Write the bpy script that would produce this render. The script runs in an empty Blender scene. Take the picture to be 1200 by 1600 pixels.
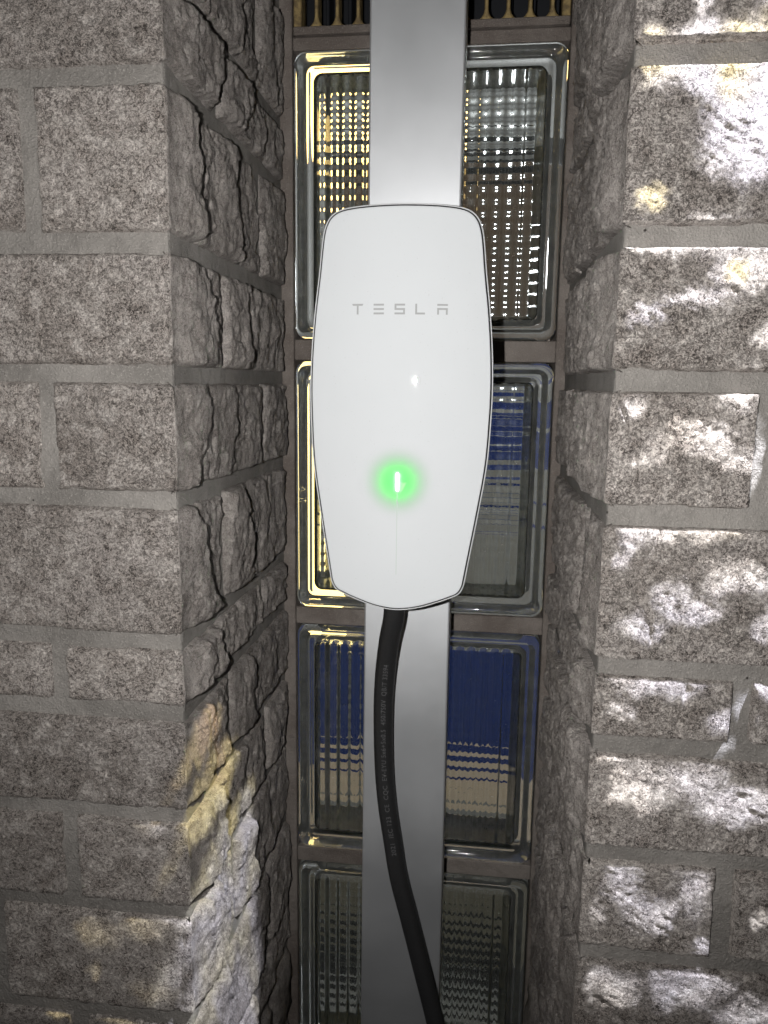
import bpy, bmesh, math, random
import numpy as np
from mathutils import Matrix, Vector

random.seed(7)
rng = np.random.RandomState(7)
S = bpy.context.scene
COL = S.collection
H = 1.30                                   # height of the viewer's eye above the ground
PI = math.pi

# ------------------------------------------------------------------ camera
FPX = 1206.0                               # focal length for a 1200 x 1600 picture
_F = np.array([150.0, -200.0, FPX]); _F /= np.linalg.norm(_F)
_D = np.array([-94.0, 7200.0, FPX]); _D -= _F * _D.dot(_F); _D /= np.linalg.norm(_D)
_U = -_D
_X = np.cross(_F, _U)

def cvec(v):                               # picture axes (right, down, forward) -> world
    v = np.asarray(v, float)
    return np.array([v.dot(_X), v.dot(_F), v.dot(_U)])

def on_front(px, py, Y):                   # point of the plane y = Y seen at a pixel of the photograph
    r = cvec([px - 600, py - 800, FPX]); r *= Y / r[1]
    return Vector((r[0], r[1], r[2] + H))

def on_side(px, py, x):
    r = cvec([px - 600, py - 800, FPX]); r *= x / r[0]
    return Vector((r[0], r[1], r[2] + H))

cam = bpy.data.cameras.new('camera')
cam_o = bpy.data.objects.new('camera', cam); COL.objects.link(cam_o)
r_, d_, f_ = cvec([1, 0, 0]), cvec([0, 1, 0]), cvec([0, 0, 1])
M = Matrix(((r_[0], -d_[0], -f_[0], 0), (r_[1], -d_[1], -f_[1], 0), (r_[2], -d_[2], -f_[2], H), (0, 0, 0, 1)))
cam_o.matrix_world = M
cam.sensor_fit = 'VERTICAL'; cam.sensor_height = 36.0
cam.lens = FPX / 1600 * 36.0
cam.clip_start = 0.01; cam.clip_end = 500
S.camera = cam_o

# ------------------------------------------------------------------ world, lights, exposure
W = bpy.data.worlds.new('World'); S.world = W; W.use_nodes = True
wn = W.node_tree.nodes; wl = W.node_tree.links
sky = wn.new('ShaderNodeTexSky'); sky.sky_type = 'NISHITA'; sky.sun_disc = False
sky.sun_elevation = math.radians(-4.0); sky.sun_rotation = math.radians(60)
wl.new(sky.outputs[0], wn['Background'].inputs[0]); wn['Background'].inputs[1].default_value = 0.12

def nodes_of(light):
    light.use_nodes = True
    return light.node_tree.nodes, light.node_tree.links

# the torch of the phone, a hand's breadth left of the lens
fl = bpy.data.lights.new('phone_torch', 'SPOT')
fl.energy = 21.5; fl.shadow_soft_size = 0.0036; fl.spot_size = math.radians(142); fl.spot_blend = 1.0
fl.color = (1.0, 0.985, 0.955)
fo = bpy.data.objects.new('phone_torch', fl); COL.objects.link(fo)
fo.location = (-0.045, 0.0, H + 0.004)
fo.rotation_euler = Vector((-0.02, 0.62, 0.03)).to_track_quat('-Z', 'Y').to_euler()

# the hard light from high on the right whose caustics fall on the stones
L_T = Vector((0.0, 0.60, H - 0.10))
L_DIR = Vector((1.0, -0.75, 2.0)).normalized()
L_POS = L_T + L_DIR * 3.0
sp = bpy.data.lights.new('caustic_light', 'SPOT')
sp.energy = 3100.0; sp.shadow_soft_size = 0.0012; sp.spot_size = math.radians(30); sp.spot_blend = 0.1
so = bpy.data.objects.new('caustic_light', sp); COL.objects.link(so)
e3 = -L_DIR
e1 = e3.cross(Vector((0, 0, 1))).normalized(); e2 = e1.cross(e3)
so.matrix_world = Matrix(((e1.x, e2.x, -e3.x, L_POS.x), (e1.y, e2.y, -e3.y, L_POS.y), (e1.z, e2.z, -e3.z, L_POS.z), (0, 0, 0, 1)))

YF = 0.546
def beam_xz(p):                            # where the ray through p meets the plane of the stone faces
    d = p - L_POS; t = (YF - L_POS.y) / d.y
    return (L_POS.x + d.x * t, L_POS.z + d.z * t - H)

def caustic_nodes():
    N, L = nodes_of(sp)
    def n(t, **kw):
        o = N.new(t)
        for k, v in kw.items(): setattr(o, k, v)
        return o
    def math_(op, a, b=None, clamp=False):
        o = n('ShaderNodeMath', operation=op); o.use_clamp = clamp
        for i, v in enumerate((a, b)):
            if v is None: continue
            if isinstance(v, (int, float)): o.inputs[i].default_value = v
            else: L.new(v, o.inputs[i])
        return o.outputs[0]
    def smooth(v, a, b, c=0.0, d=1.0):
        o = n('ShaderNodeMapRange', interpolation_type='SMOOTHSTEP')
        L.new(v, o.inputs[0])
        for i, x in enumerate((a, b, c, d)): o.inputs[1 + i].default_value = x
        return o.outputs[0]
    tc = n('ShaderNodeTexCoord'); sx = n('ShaderNodeSeparateXYZ'); L.new(tc.outputs['Normal'], sx.inputs[0])
    mz = math_('MULTIPLY', sx.outputs[2], -1.0)
    u = math_('DIVIDE', sx.outputs[0], mz); v = math_('DIVIDE', sx.outputs[1], mz)
    def comp(i):
        return math_('ADD', math_('ADD', math_('MULTIPLY', u, e1[i]), math_('MULTIPLY', v, e2[i])), e3[i])
    tt = math_('DIVIDE', YF - L_POS.y, comp(1))
    wx = math_('ADD', math_('MULTIPLY', comp(0), tt), L_POS.x); wz = math_('ADD', math_('MULTIPLY', comp(2), tt), L_POS.z - H)
    uv = n('ShaderNodeCombineXYZ'); L.new(wx, uv.inputs[0]); L.new(wz, uv.inputs[1])
    def noise(vec, scale, detail=3, rough=0.55, dist=0.0, rot=0.0, st=(1, 1, 1), off=0.0):
        mp = n('ShaderNodeMapping'); mp.inputs['Rotation'].default_value = (0, 0, rot); mp.inputs['Location'].default_value = (off, off, off)
        L.new(vec, mp.inputs[0]); m2 = n('ShaderNodeMapping'); m2.inputs['Scale'].default_value = st; L.new(mp.outputs[0], m2.inputs[0]); mp = m2
        t = n('ShaderNodeTexNoise'); t.inputs['Scale'].default_value = scale; t.inputs['Detail'].default_value = detail
        t.inputs['Roughness'].default_value = rough; t.inputs['Distortion'].default_value = dist
        L.new(mp.outputs[0], t.inputs['Vector']); return t
    ts_ = math_('DIVIDE', -0.2225 - L_POS.x, comp(0))
    uv2 = n('ShaderNodeCombineXYZ'); L.new(math_('ADD', math_('MULTIPLY', comp(1), ts_), L_POS.y), uv2.inputs[0])
    wz2 = math_('ADD', math_('MULTIPLY', comp(2), ts_), L_POS.z - H); L.new(wz2, uv2.inputs[1])
    nw = noise(uv.outputs[0], 38, 4, .6)
    wv = n('ShaderNodeVectorMath', operation='SUBTRACT'); L.new(nw.outputs['Color'], wv.inputs[0]); wv.inputs[1].default_value = (.5, .5, .5)
    ws = n('ShaderNodeVectorMath', operation='SCALE'); L.new(wv.outputs[0], ws.inputs[0]); ws.inputs['Scale'].default_value = 0.034
    wa = n('ShaderNodeVectorMath', operation='ADD'); L.new(uv.outputs[0], wa.inputs[0]); L.new(ws.outputs[0], wa.inputs[1])
    P = wa.outputs[0]
    wb = n('ShaderNodeVectorMath', operation='ADD'); L.new(uv2.outputs[0], wb.inputs[0]); L.new(ws.outputs[0], wb.inputs[1])
    P2 = wb.outputs[0]
    def blob(c, ru, rv, amp, PP=None):
        a = n('ShaderNodeVectorMath', operation='SUBTRACT'); L.new(PP or P, a.inputs[0]); a.inputs[1].default_value = (c[0], c[1], 0)
        b = n('ShaderNodeVectorMath', operation='MULTIPLY'); L.new(a.outputs[0], b.inputs[0]); b.inputs[1].default_value = (1 / ru, 1 / rv, 0)
        l = n('ShaderNodeVectorMath', operation='LENGTH'); L.new(b.outputs[0], l.inputs[0])
        return smooth(l.outputs['Value'], 0.25, 1.45, amp, 0.0)
    K = 1.0 / 3.0
    acc_r = None
    # (px, py, radius across, radius down, strength) read off the wall right of the niche
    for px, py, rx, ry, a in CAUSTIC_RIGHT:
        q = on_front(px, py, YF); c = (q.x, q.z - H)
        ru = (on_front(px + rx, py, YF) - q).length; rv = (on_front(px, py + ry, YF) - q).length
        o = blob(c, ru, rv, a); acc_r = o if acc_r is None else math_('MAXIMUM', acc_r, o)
    acc_l = None; acc_f = None
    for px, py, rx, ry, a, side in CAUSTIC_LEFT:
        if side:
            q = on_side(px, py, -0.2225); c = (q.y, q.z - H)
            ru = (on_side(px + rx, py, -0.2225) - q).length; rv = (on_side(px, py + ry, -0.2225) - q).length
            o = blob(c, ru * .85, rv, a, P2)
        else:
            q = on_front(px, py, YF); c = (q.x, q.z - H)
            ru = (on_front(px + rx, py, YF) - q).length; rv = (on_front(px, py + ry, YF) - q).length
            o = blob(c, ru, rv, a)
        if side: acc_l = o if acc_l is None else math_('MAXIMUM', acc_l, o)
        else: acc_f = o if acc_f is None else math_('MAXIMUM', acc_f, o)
    # filaments
    fil = noise(P, 24, 7, 0.68, 0.8, rot=math.radians(32), st=(1.0, 1.9, 1))
    fil2 = noise(P, 95, 5, 0.78, 0.5, rot=math.radians(32), st=(1.0, 3.4, 1), off=3.1)
    fil3 = noise(P, 300, 3, 0.7, 0.3, rot=math.radians(32), st=(1.0, 3.6, 1), off=5.1)
    def amp_(nd, k): return math_('MULTIPLY', math_('SUBTRACT', nd.outputs[0], 0.5), k)
    fr = math_('ADD', math_('ADD', amp_(fil, 2.0), amp_(fil2, 4.2)), math_('ADD', amp_(fil3, 2.6), 1.0))
    frl = math_('ADD', math_('ADD', amp_(fil, .9), amp_(fil2, 1.6)), 1.05)
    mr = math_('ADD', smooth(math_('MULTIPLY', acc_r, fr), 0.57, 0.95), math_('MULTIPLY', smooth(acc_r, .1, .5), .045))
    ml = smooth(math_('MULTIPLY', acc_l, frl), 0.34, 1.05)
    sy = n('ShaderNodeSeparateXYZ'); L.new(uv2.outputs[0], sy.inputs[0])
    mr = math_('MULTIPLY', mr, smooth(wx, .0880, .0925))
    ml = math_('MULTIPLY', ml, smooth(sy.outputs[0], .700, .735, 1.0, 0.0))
    mf = smooth(math_('MULTIPLY', acc_f, frl), 0.40, 1.05)
    # colours: slow drift yellow / white / blue, stronger on the left
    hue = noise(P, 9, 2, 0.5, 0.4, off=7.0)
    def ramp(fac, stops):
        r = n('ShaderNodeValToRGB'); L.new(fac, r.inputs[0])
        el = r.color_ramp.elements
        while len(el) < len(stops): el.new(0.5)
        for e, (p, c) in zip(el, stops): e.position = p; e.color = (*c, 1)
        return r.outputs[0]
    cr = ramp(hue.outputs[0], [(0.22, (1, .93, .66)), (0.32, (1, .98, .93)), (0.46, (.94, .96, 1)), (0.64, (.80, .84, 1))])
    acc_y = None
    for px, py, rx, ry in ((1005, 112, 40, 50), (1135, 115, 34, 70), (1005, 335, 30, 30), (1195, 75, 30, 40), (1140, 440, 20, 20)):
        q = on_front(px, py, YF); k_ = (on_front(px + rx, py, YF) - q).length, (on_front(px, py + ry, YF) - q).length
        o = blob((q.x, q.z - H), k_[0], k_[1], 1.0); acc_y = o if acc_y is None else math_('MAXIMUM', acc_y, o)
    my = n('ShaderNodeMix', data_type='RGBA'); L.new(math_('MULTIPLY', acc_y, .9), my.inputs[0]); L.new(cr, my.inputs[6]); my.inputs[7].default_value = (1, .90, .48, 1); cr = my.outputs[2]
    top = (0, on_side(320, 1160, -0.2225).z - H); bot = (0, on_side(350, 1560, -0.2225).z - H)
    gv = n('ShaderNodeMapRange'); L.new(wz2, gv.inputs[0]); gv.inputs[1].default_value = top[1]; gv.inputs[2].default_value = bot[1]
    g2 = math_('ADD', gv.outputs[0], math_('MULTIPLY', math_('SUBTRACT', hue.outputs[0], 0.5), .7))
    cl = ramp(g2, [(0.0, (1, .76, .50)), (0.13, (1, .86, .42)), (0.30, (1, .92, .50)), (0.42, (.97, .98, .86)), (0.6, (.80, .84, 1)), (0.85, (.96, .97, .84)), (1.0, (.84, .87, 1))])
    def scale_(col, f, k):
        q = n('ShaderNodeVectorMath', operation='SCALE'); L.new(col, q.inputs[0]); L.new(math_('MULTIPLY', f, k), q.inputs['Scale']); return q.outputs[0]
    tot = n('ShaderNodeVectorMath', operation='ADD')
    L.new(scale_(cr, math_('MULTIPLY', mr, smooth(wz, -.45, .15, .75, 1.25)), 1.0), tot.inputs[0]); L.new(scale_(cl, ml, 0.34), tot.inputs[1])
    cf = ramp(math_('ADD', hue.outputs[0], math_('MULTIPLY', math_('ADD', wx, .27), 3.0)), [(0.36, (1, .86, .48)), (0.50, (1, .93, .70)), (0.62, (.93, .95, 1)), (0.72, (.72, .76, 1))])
    t2 = n('ShaderNodeVectorMath', operation='ADD'); L.new(tot.outputs[0], t2.inputs[0]); L.new(scale_(cf, mf, .22), t2.inputs[1]); tot = t2
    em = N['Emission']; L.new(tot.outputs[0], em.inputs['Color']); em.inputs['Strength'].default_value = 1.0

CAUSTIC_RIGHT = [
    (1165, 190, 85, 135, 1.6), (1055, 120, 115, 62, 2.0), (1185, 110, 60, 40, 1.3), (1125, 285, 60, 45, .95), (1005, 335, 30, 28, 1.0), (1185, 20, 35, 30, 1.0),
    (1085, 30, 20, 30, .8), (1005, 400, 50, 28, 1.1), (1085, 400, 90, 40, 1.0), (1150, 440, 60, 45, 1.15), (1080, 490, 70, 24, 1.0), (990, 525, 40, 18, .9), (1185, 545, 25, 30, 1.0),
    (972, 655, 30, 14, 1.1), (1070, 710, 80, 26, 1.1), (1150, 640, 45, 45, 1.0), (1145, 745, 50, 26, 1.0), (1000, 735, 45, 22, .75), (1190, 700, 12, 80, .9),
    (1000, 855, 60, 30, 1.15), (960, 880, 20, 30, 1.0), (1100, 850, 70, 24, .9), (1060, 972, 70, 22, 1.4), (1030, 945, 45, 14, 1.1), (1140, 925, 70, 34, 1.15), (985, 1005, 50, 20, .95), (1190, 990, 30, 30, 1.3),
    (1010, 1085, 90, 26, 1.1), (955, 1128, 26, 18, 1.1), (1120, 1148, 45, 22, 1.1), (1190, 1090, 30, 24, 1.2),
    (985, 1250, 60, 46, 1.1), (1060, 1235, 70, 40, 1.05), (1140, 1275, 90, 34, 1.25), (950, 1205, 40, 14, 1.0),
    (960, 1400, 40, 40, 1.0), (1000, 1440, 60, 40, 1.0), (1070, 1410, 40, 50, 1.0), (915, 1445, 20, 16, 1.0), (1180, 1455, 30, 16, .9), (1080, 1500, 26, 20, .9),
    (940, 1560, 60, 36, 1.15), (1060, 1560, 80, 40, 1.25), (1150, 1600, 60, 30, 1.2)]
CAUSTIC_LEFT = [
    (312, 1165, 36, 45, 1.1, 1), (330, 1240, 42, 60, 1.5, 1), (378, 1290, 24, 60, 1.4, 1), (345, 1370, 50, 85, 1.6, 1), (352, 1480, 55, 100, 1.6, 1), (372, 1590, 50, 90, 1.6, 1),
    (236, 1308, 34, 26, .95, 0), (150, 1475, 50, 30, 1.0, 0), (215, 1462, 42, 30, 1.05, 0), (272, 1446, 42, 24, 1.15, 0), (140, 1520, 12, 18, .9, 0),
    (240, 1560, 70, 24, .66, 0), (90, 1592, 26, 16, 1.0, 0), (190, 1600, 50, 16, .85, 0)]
caustic_nodes()

S.view_settings.view_transform = 'Standard'
S.view_settings.look = 'None'
S.view_settings.exposure = 0.0; S.view_settings.gamma = 1.0
S.view_settings.use_curve_mapping = False
S.render.engine = 'CYCLES'
S.cycles.max_bounces = 16; S.cycles.transmission_bounces = 14; S.cycles.transparent_max_bounces = 12
S.cycles.glossy_bounces = 6; S.cycles.diffuse_bounces = 3
S.cycles.sample_clamp_indirect = 25.0; S.cycles.blur_glossy = 0.0
S.cycles.caustics_refractive = True; S.cycles.caustics_reflective = False

# ------------------------------------------------------------------ helpers
def tag(o, label=None, cat=None, group=None, kind=None):
    if label: o['label'] = label
    if cat: o['category'] = cat
    if group: o['group'] = group
    if kind: o['kind'] = kind
    return o

def empty(name, loc=(0, 0, 0)):
    o = bpy.data.objects.new(name, None); o.empty_display_size = 0.05; o.location = loc
    COL.objects.link(o); return o

def link(name, me, mat, parent=None, smooth=False):
    o = bpy.data.objects.new(name, me); COL.objects.link(o)
    if mat is not None and len(me.materials) == 0:
        me.materials.append(mat)
    if smooth:
        me.polygons.foreach_set('use_smooth', [True] * len(me.polygons))
    if parent is not None:
        o.parent = parent
        o.matrix_parent_inverse = Matrix.Translation(-Vector(parent_world(parent)))
    return o

def parent_world(p):
    v = Vector(p.location)
    return v

def part(name, me, mat, parent, smooth=False):   # parents sit at their own base; parts are modelled in world space
    o = bpy.data.objects.new(name, me); COL.objects.link(o)
    if mat is not None and len(me.materials) == 0: me.materials.append(mat)
    if smooth: me.polygons.foreach_set('use_smooth', [True] * len(me.polygons))
    q = parent; off = Vector((0, 0, 0))
    while q is not None: off += Vector(q.location); q = q.parent
    o.parent = parent; o.location = -off
    return o

def pydata(name, V, Fc):
    me = bpy.data.meshes.new(name); me.from_pydata([tuple(map(float, v)) for v in V], [], Fc); me.update(); return me

def bm_mesh(name, bm):
    me = bpy.data.meshes.new(name); bmesh.ops.recalc_face_normals(bm, faces=bm.faces); bm.to_mesh(me); bm.free(); return me

def box_bm(bm, x0, x1, y0, y1, z0, z1, bev=0.0, seg=1):
    r = bmesh.ops.create_cube(bm, size=1.0)
    for v in r['verts']:
        v.co = Vector(((x0 + x1) / 2 + v.co.x * (x1 - x0), (y0 + y1) / 2 + v.co.y * (y1 - y0), (z0 + z1) / 2 + v.co.z * (z1 - z0)))
    if bev > 0:
        es = {e for v in r['verts'] for e in v.link_edges}
        bmesh.ops.bevel(bm, geom=list(es), offset=bev, segments=seg, profile=0.5, affect='EDGES')
    return bm

def box(name, mat, parent, x0, x1, y0, y1, z0, z1, bev=0.0, seg=1):
    bm = bmesh.new(); box_bm(bm, x0, x1, y0, y1, z0, z1, bev, seg)
    me = bm_mesh(name, bm)
    return part(name, me, mat, parent) if parent else link(name, me, mat)

# vectorised gradient noise
_perm = rng.permutation(256); _perm = np.concatenate([_perm, _perm, _perm])
_grad = rng.normal(size=(256, 3)); _grad /= np.linalg.norm(_grad, axis=1)[:, None]
def pnoise(x, y, z):
    x = np.asarray(x, float); y = np.asarray(y, float); z = np.asarray(z, float)
    xi = np.floor(x).astype(int); yi = np.floor(y).astype(int); zi = np.floor(z).astype(int)
    xf, yf, zf = x - xi, y - yi, z - zi
    u = xf**3 * (xf * (xf * 6 - 15) + 10); v = yf**3 * (yf * (yf * 6 - 15) + 10); w = zf**3 * (zf * (zf * 6 - 15) + 10)
    xi &= 255; yi &= 255; zi &= 255
    out = 0
    for a in (0, 1):
        for b in (0, 1):
            for c in (0, 1):
                g = _grad[_perm[_perm[_perm[(xi + a) & 255] + ((yi + b) & 255)] + ((zi + c) & 255)]]
                d = g[..., 0] * (xf - a) + g[..., 1] * (yf - b) + g[..., 2] * (zf - c)
                out = out + d * (u if a else 1 - u) * (v if b else 1 - v) * (w if c else 1 - w)
    return out * 1.5
def fbm(x, y, z, o=4, g=0.5):
    s = 0; a = 1.0; t = 0; k = 1.0
    for i in range(o):
        s = s + a * pnoise(x * k + 17.3 * i, y * k, z * k + 5.1 * i); t += a; a *= g; k *= 2.03
    return s / t
def sstep(a, b, x):
    t = np.clip((x - a) / (b - a), 0, 1); return t * t * (3 - 2 * t)

# ------------------------------------------------------------------ materials
class MatB:
    def __init__(s, name):
        s.m = bpy.data.materials.new(name); s.m.use_nodes = True
        s.N = s.m.node_tree.nodes; s.L = s.m.node_tree.links; s.P = s.N['Principled BSDF']
        s.tc = s.N.new('ShaderNodeTexCoord')
        s.vec = s.tc.outputs['Object']
    def set(s, **kw):
        for k, v in kw.items():
            s.P.inputs[k.replace('_', ' ')].default_value = v
        return s
    def noise(s, scale, detail=4, rough=0.55, dist=0.0, vec=None, st=None, ty=None):
        t = s.N.new('ShaderNodeTexNoise')
        if ty: t.noise_type = ty
        t.inputs['Scale'].default_value = scale; t.inputs['Detail'].default_value = detail
        t.inputs['Roughness'].default_value = rough; t.inputs['Distortion'].default_value = dist
        v = vec or s.vec
        if st:
            mp = s.N.new('ShaderNodeMapping'); mp.inputs['Scale'].default_value = st; s.L.new(v, mp.inputs[0]); v = mp.outputs[0]
        s.L.new(v, t.inputs['Vector']); return t.outputs[0]
    def ramp(s, fac, stops):
        r = s.N.new('ShaderNodeValToRGB'); s.L.new(fac, r.inputs[0]); el = r.color_ramp.elements
        while len(el) < len(stops): el.new(0.5)
        for e, (p, c) in zip(el, stops):
            e.position = p; e.color = (*c, 1) if len(c) == 3 else c
        return r.outputs[0]
    def mr(s, v, a, b, c=0.0, d=1.0, sm=True):
        o = s.N.new('ShaderNodeMapRange'); o.interpolation_type = 'SMOOTHSTEP' if sm else 'LINEAR'
        s.L.new(v, o.inputs[0])
        for i, x in enumerate((a, b, c, d)): o.inputs[1 + i].default_value = x
        return o.outputs[0]
    def math(s, op, a, b=None):
        o = s.N.new('ShaderNodeMath'); o.operation = op
        for i, v in enumerate((a, b)):
            if v is None: continue
            if isinstance(v, (int, float)): o.inputs[i].default_value = v
            else: s.L.new(v, o.inputs[i])
        return o.outputs[0]
    def mix(s, f, a, b, mode='MIX'):
        o = s.N.new('ShaderNodeMix'); o.data_type = 'RGBA'; o.blend_type = mode
        for i, v in ((0, f), (6, a), (7, b)):
            if isinstance(v, (int, float)): o.inputs[i].default_value = v
            elif isinstance(v, tuple): o.inputs[i].default_value = (*v, 1)
            else: s.L.new(v, o.inputs[i])
        return o.outputs[2]
    def bump(s, h, dist, strength=1.0, prev=None):
        b = s.N.new('ShaderNodeBump'); b.inputs['Distance'].default_value = dist; b.inputs['Strength'].default_value = strength
        s.L.new(h, b.inputs['Height'])
        if prev: s.L.new(prev, b.inputs['Normal'])
        return b.outputs[0]
    def out(s, **kw):
        for k, v in kw.items(): s.L.new(v, s.P.inputs[k.replace('_', ' ')])
        return s.m

def stone_material():
    b = MatB('pitted_stone')
    oi = b.N.new('ShaderNodeObjectInfo')
    sc = b.N.new('ShaderNodeVectorMath'); sc.operation = 'SCALE'; b.L.new(oi.outputs['Random'], sc.inputs[0]); sc.inputs['Scale'].default_value = 9.0
    cb = b.N.new('ShaderNodeCombineXYZ')
    for i in range(3): b.L.new(b.math('MULTIPLY', oi.outputs['Random'], (7.3, 11.9, 5.7)[i]), cb.inputs[i])
    ad = b.N.new('ShaderNodeVectorMath'); ad.operation = 'ADD'; b.L.new(b.vec, ad.inputs[0]); b.L.new(cb.outputs[0], ad.inputs[1])
    b.vec = ad.outputs[0]
    at = b.N.new('ShaderNodeAttribute'); at.attribute_name = 'split'; split = at.outputs['Fac']
    big = b.noise(14, 4, 0.6, 0.5)
    mid = b.noise(70, 5, 0.65, 0.4)
    fine = b.noise(420, 4, 0.7, 1.0)
    worm = b.noise(680, 2, 0.6, 2.2)
    grain = b.noise(820, 3, 0.7)
    col = b.ramp(big, [(0.30, (.335, .294, .268)), (0.48, (.425, .380, .350)), (0.62, (.490, .440, .412)), (0.75, (.380, .340, .312))])
    col = b.mix(b.mr(mid, .50, .66), col, (.62, .565, .53))
    col = b.mix(b.mr(mid, .48, .34, 0, .55), col, (.225, .188, .166))
    pits = b.math('MAXIMUM', b.mr(fine, .465, .42), b.mr(worm, .445, .40, 0, .9))
    pf = b.math('MULTIPLY', pits, b.mr(mid, .30, .62, 1.0, .50))
    pf = b.math('MULTIPLY', pf, b.mr(split, 0, 1, 1.0, .9))
    col = b.mix(pf, col, (.055, .046, .042))
    col = b.mix(b.mr(grain, .54, .68, 0, .6), col, (.72, .66, .61))
    # streaky strata on the broken faces
    stra = b.noise(210, 6, 0.72, 0.6, st=(1, 1, .45))
    colS = b.ramp(stra, [(0.34, (.19, .174, .168)), (0.50, (.37, .342, .328)), (0.66, (.60, .56, .535))])
    col = b.mix(b.math('MULTIPLY', split, 0.26), col, colS)
    hsv = b.N.new('ShaderNodeHueSaturation'); b.L.new(col, hsv.inputs['Color'])
    b.L.new(b.mr(oi.outputs['Random'], 0, 1, .84, 1.16, False), hsv.inputs['Value'])
    n1 = b.bump(b.math('SUBTRACT', b.noise(190, 6, .72, .6), b.math('MULTIPLY', pits, .35)), 0.0050, 1.0)
    n2 = b.bump(b.math('MULTIPLY', b.noise(170, 7, .74, .8, st=(1, 1, .5)), split), 0.0060, 0.9, n1)
    b.set(Roughness=0.88)
    b.P.inputs['Specular IOR Level'].default_value = 0.25
    return b.out(Base_Color=hsv.outputs[0], Normal=n2)

def mortar_material(name, c0, c1, dark=0.0):
    b = MatB(name)
    big = b.noise(11, 4, .6); fine = b.noise(700, 3, .7); mid = b.noise(60, 4, .6)
    col = b.mix(b.mr(big, .35, .68), c0, c1)
    col = b.mix(b.mr(mid, .55, .72, 0, .35), col, tuple(x * .62 for x in c0))
    col = b.mix(b.mr(fine, .56, .68, 0, .5), col, tuple(min(1, x * 1.6) for x in c1))
    v = b.N.new('ShaderNodeTexVoronoi'); v.inputs['Scale'].default_value = 55; b.L.new(b.vec, v.inputs['Vector'])
    holes = b.mr(b.math('ADD', v.outputs['Distance'], b.math('MULTIPLY', mid, .2)), .17, .13)
    col = b.mix(b.math('MULTIPLY', holes, b.mr(b.noise(16, 2), .56, .62)), col, (.03, .026, .024))
    nb = b.bump(b.math('ADD', b.math('MULTIPLY', mid, 1.0), b.math('MULTIPLY', fine, .45)), 0.0042, 1.0)
    b.set(Roughness=0.92); b.P.inputs['Specular IOR Level'].default_value = 0.2
    return b.out(Base_Color=col, Normal=nb)

M_STONE = stone_material()
M_MORTAR = mortar_material('cement_mortar', (.180, .168, .156), (.272, .255, .238))
M_BED = mortar_material('glass_block_mortar', (.15, .126, .112), (.25, .222, .202))

def simple(name, color, rough=0.5, metal=0.0, **kw):
    b = MatB(name); b.set(Base_Color=(*color, 1), Roughness=rough, Metallic=metal)
    for k, v in kw.items(): b.P.inputs[k.replace('_', ' ')].default_value = v
    return b.m

def glass_material():
    b = MatB('greenish_glass')
    b.set(Base_Color=(.965, .98, .968, 1), Roughness=0.0, IOR=1.50)
    b.P.inputs['Transmission Weight'].default_value = 1.0
    w = b.noise(35, 3, .5); 
    nb = b.bump(w, 0.0012, .35)
    dust = b.noise(420, 2, .5)
    return b.out(Normal=nb, Roughness=b.mr(dust, .66, .78, 0.0, .30))
M_GLASS = glass_material()
def dusty_glass(name, c, k):
    b = MatB(name); N, L = b.N, b.L
    b.set(Base_Color=(.95, .975, .955, 1), Roughness=0.03, IOR=1.50); b.P.inputs['Transmission Weight'].default_value = 1.0
    d = N.new('ShaderNodeBsdfDiffuse'); d.inputs[0].default_value = (*c, 1)
    nz = b.noise(60, 4, .6); f = b.mr(nz, .3, .7, k * .6, k * 1.4, False)
    mx = N.new('ShaderNodeMixShader'); L.new(f, mx.inputs[0]); L.new(b.P.outputs[0], mx.inputs[1]); L.new(d.outputs[0], mx.inputs[2])
    L.new(mx.outputs[0], N['Material Output'].inputs[0]); return b.m
M_RIM = dusty_glass('dusty_glass_rim', (.34, .352, .34), .17)
M_PANE = dusty_glass('glass_pane', (.30, .34, .31), .035)
M_SIDE = dusty_glass('coated_glass_edge', (.62, .65, .62), .5)

def steel_material():
    b = MatB('satin_aluminium')
    br = b.noise(500, 3, .6, st=(.02, .02, 1)); cl = b.noise(9, 4, .6); sp_ = b.noise(60, 3, .6)
    col = b.mix(b.mr(cl, .35, .7), (.675, .69, .715), (.72, .735, .76))
    col = b.mix(b.mr(sp_, .62, .75, 0, .3), col, (.72, .72, .73))
    b.set(Metallic=0.84)
    nb = b.bump(br, 0.0002, .08)
    g = b.noise(1800, 1, .5); nb = b.bump(g, 0.0002, .35, nb)
    return b.out(Base_Color=col, Normal=nb, Roughness=b.mr(cl, .3, .7, .47, .55, False))
M_STEEL = steel_material()

# ------------------------------------------------------------------ the stone piers
#               z of the joints, relative to the eye
JZ = [.86, .75, .67, .56, .47, .383, .272, .207, .0965, .0035, -.0895, -.2005, -.2585, -.3455, -.4300, -.5305, -.64, -.70, -.80, -.91, -.98, -1.09, -1.18, -1.30]
JH = 0.0057
COUNT = [0]

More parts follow.
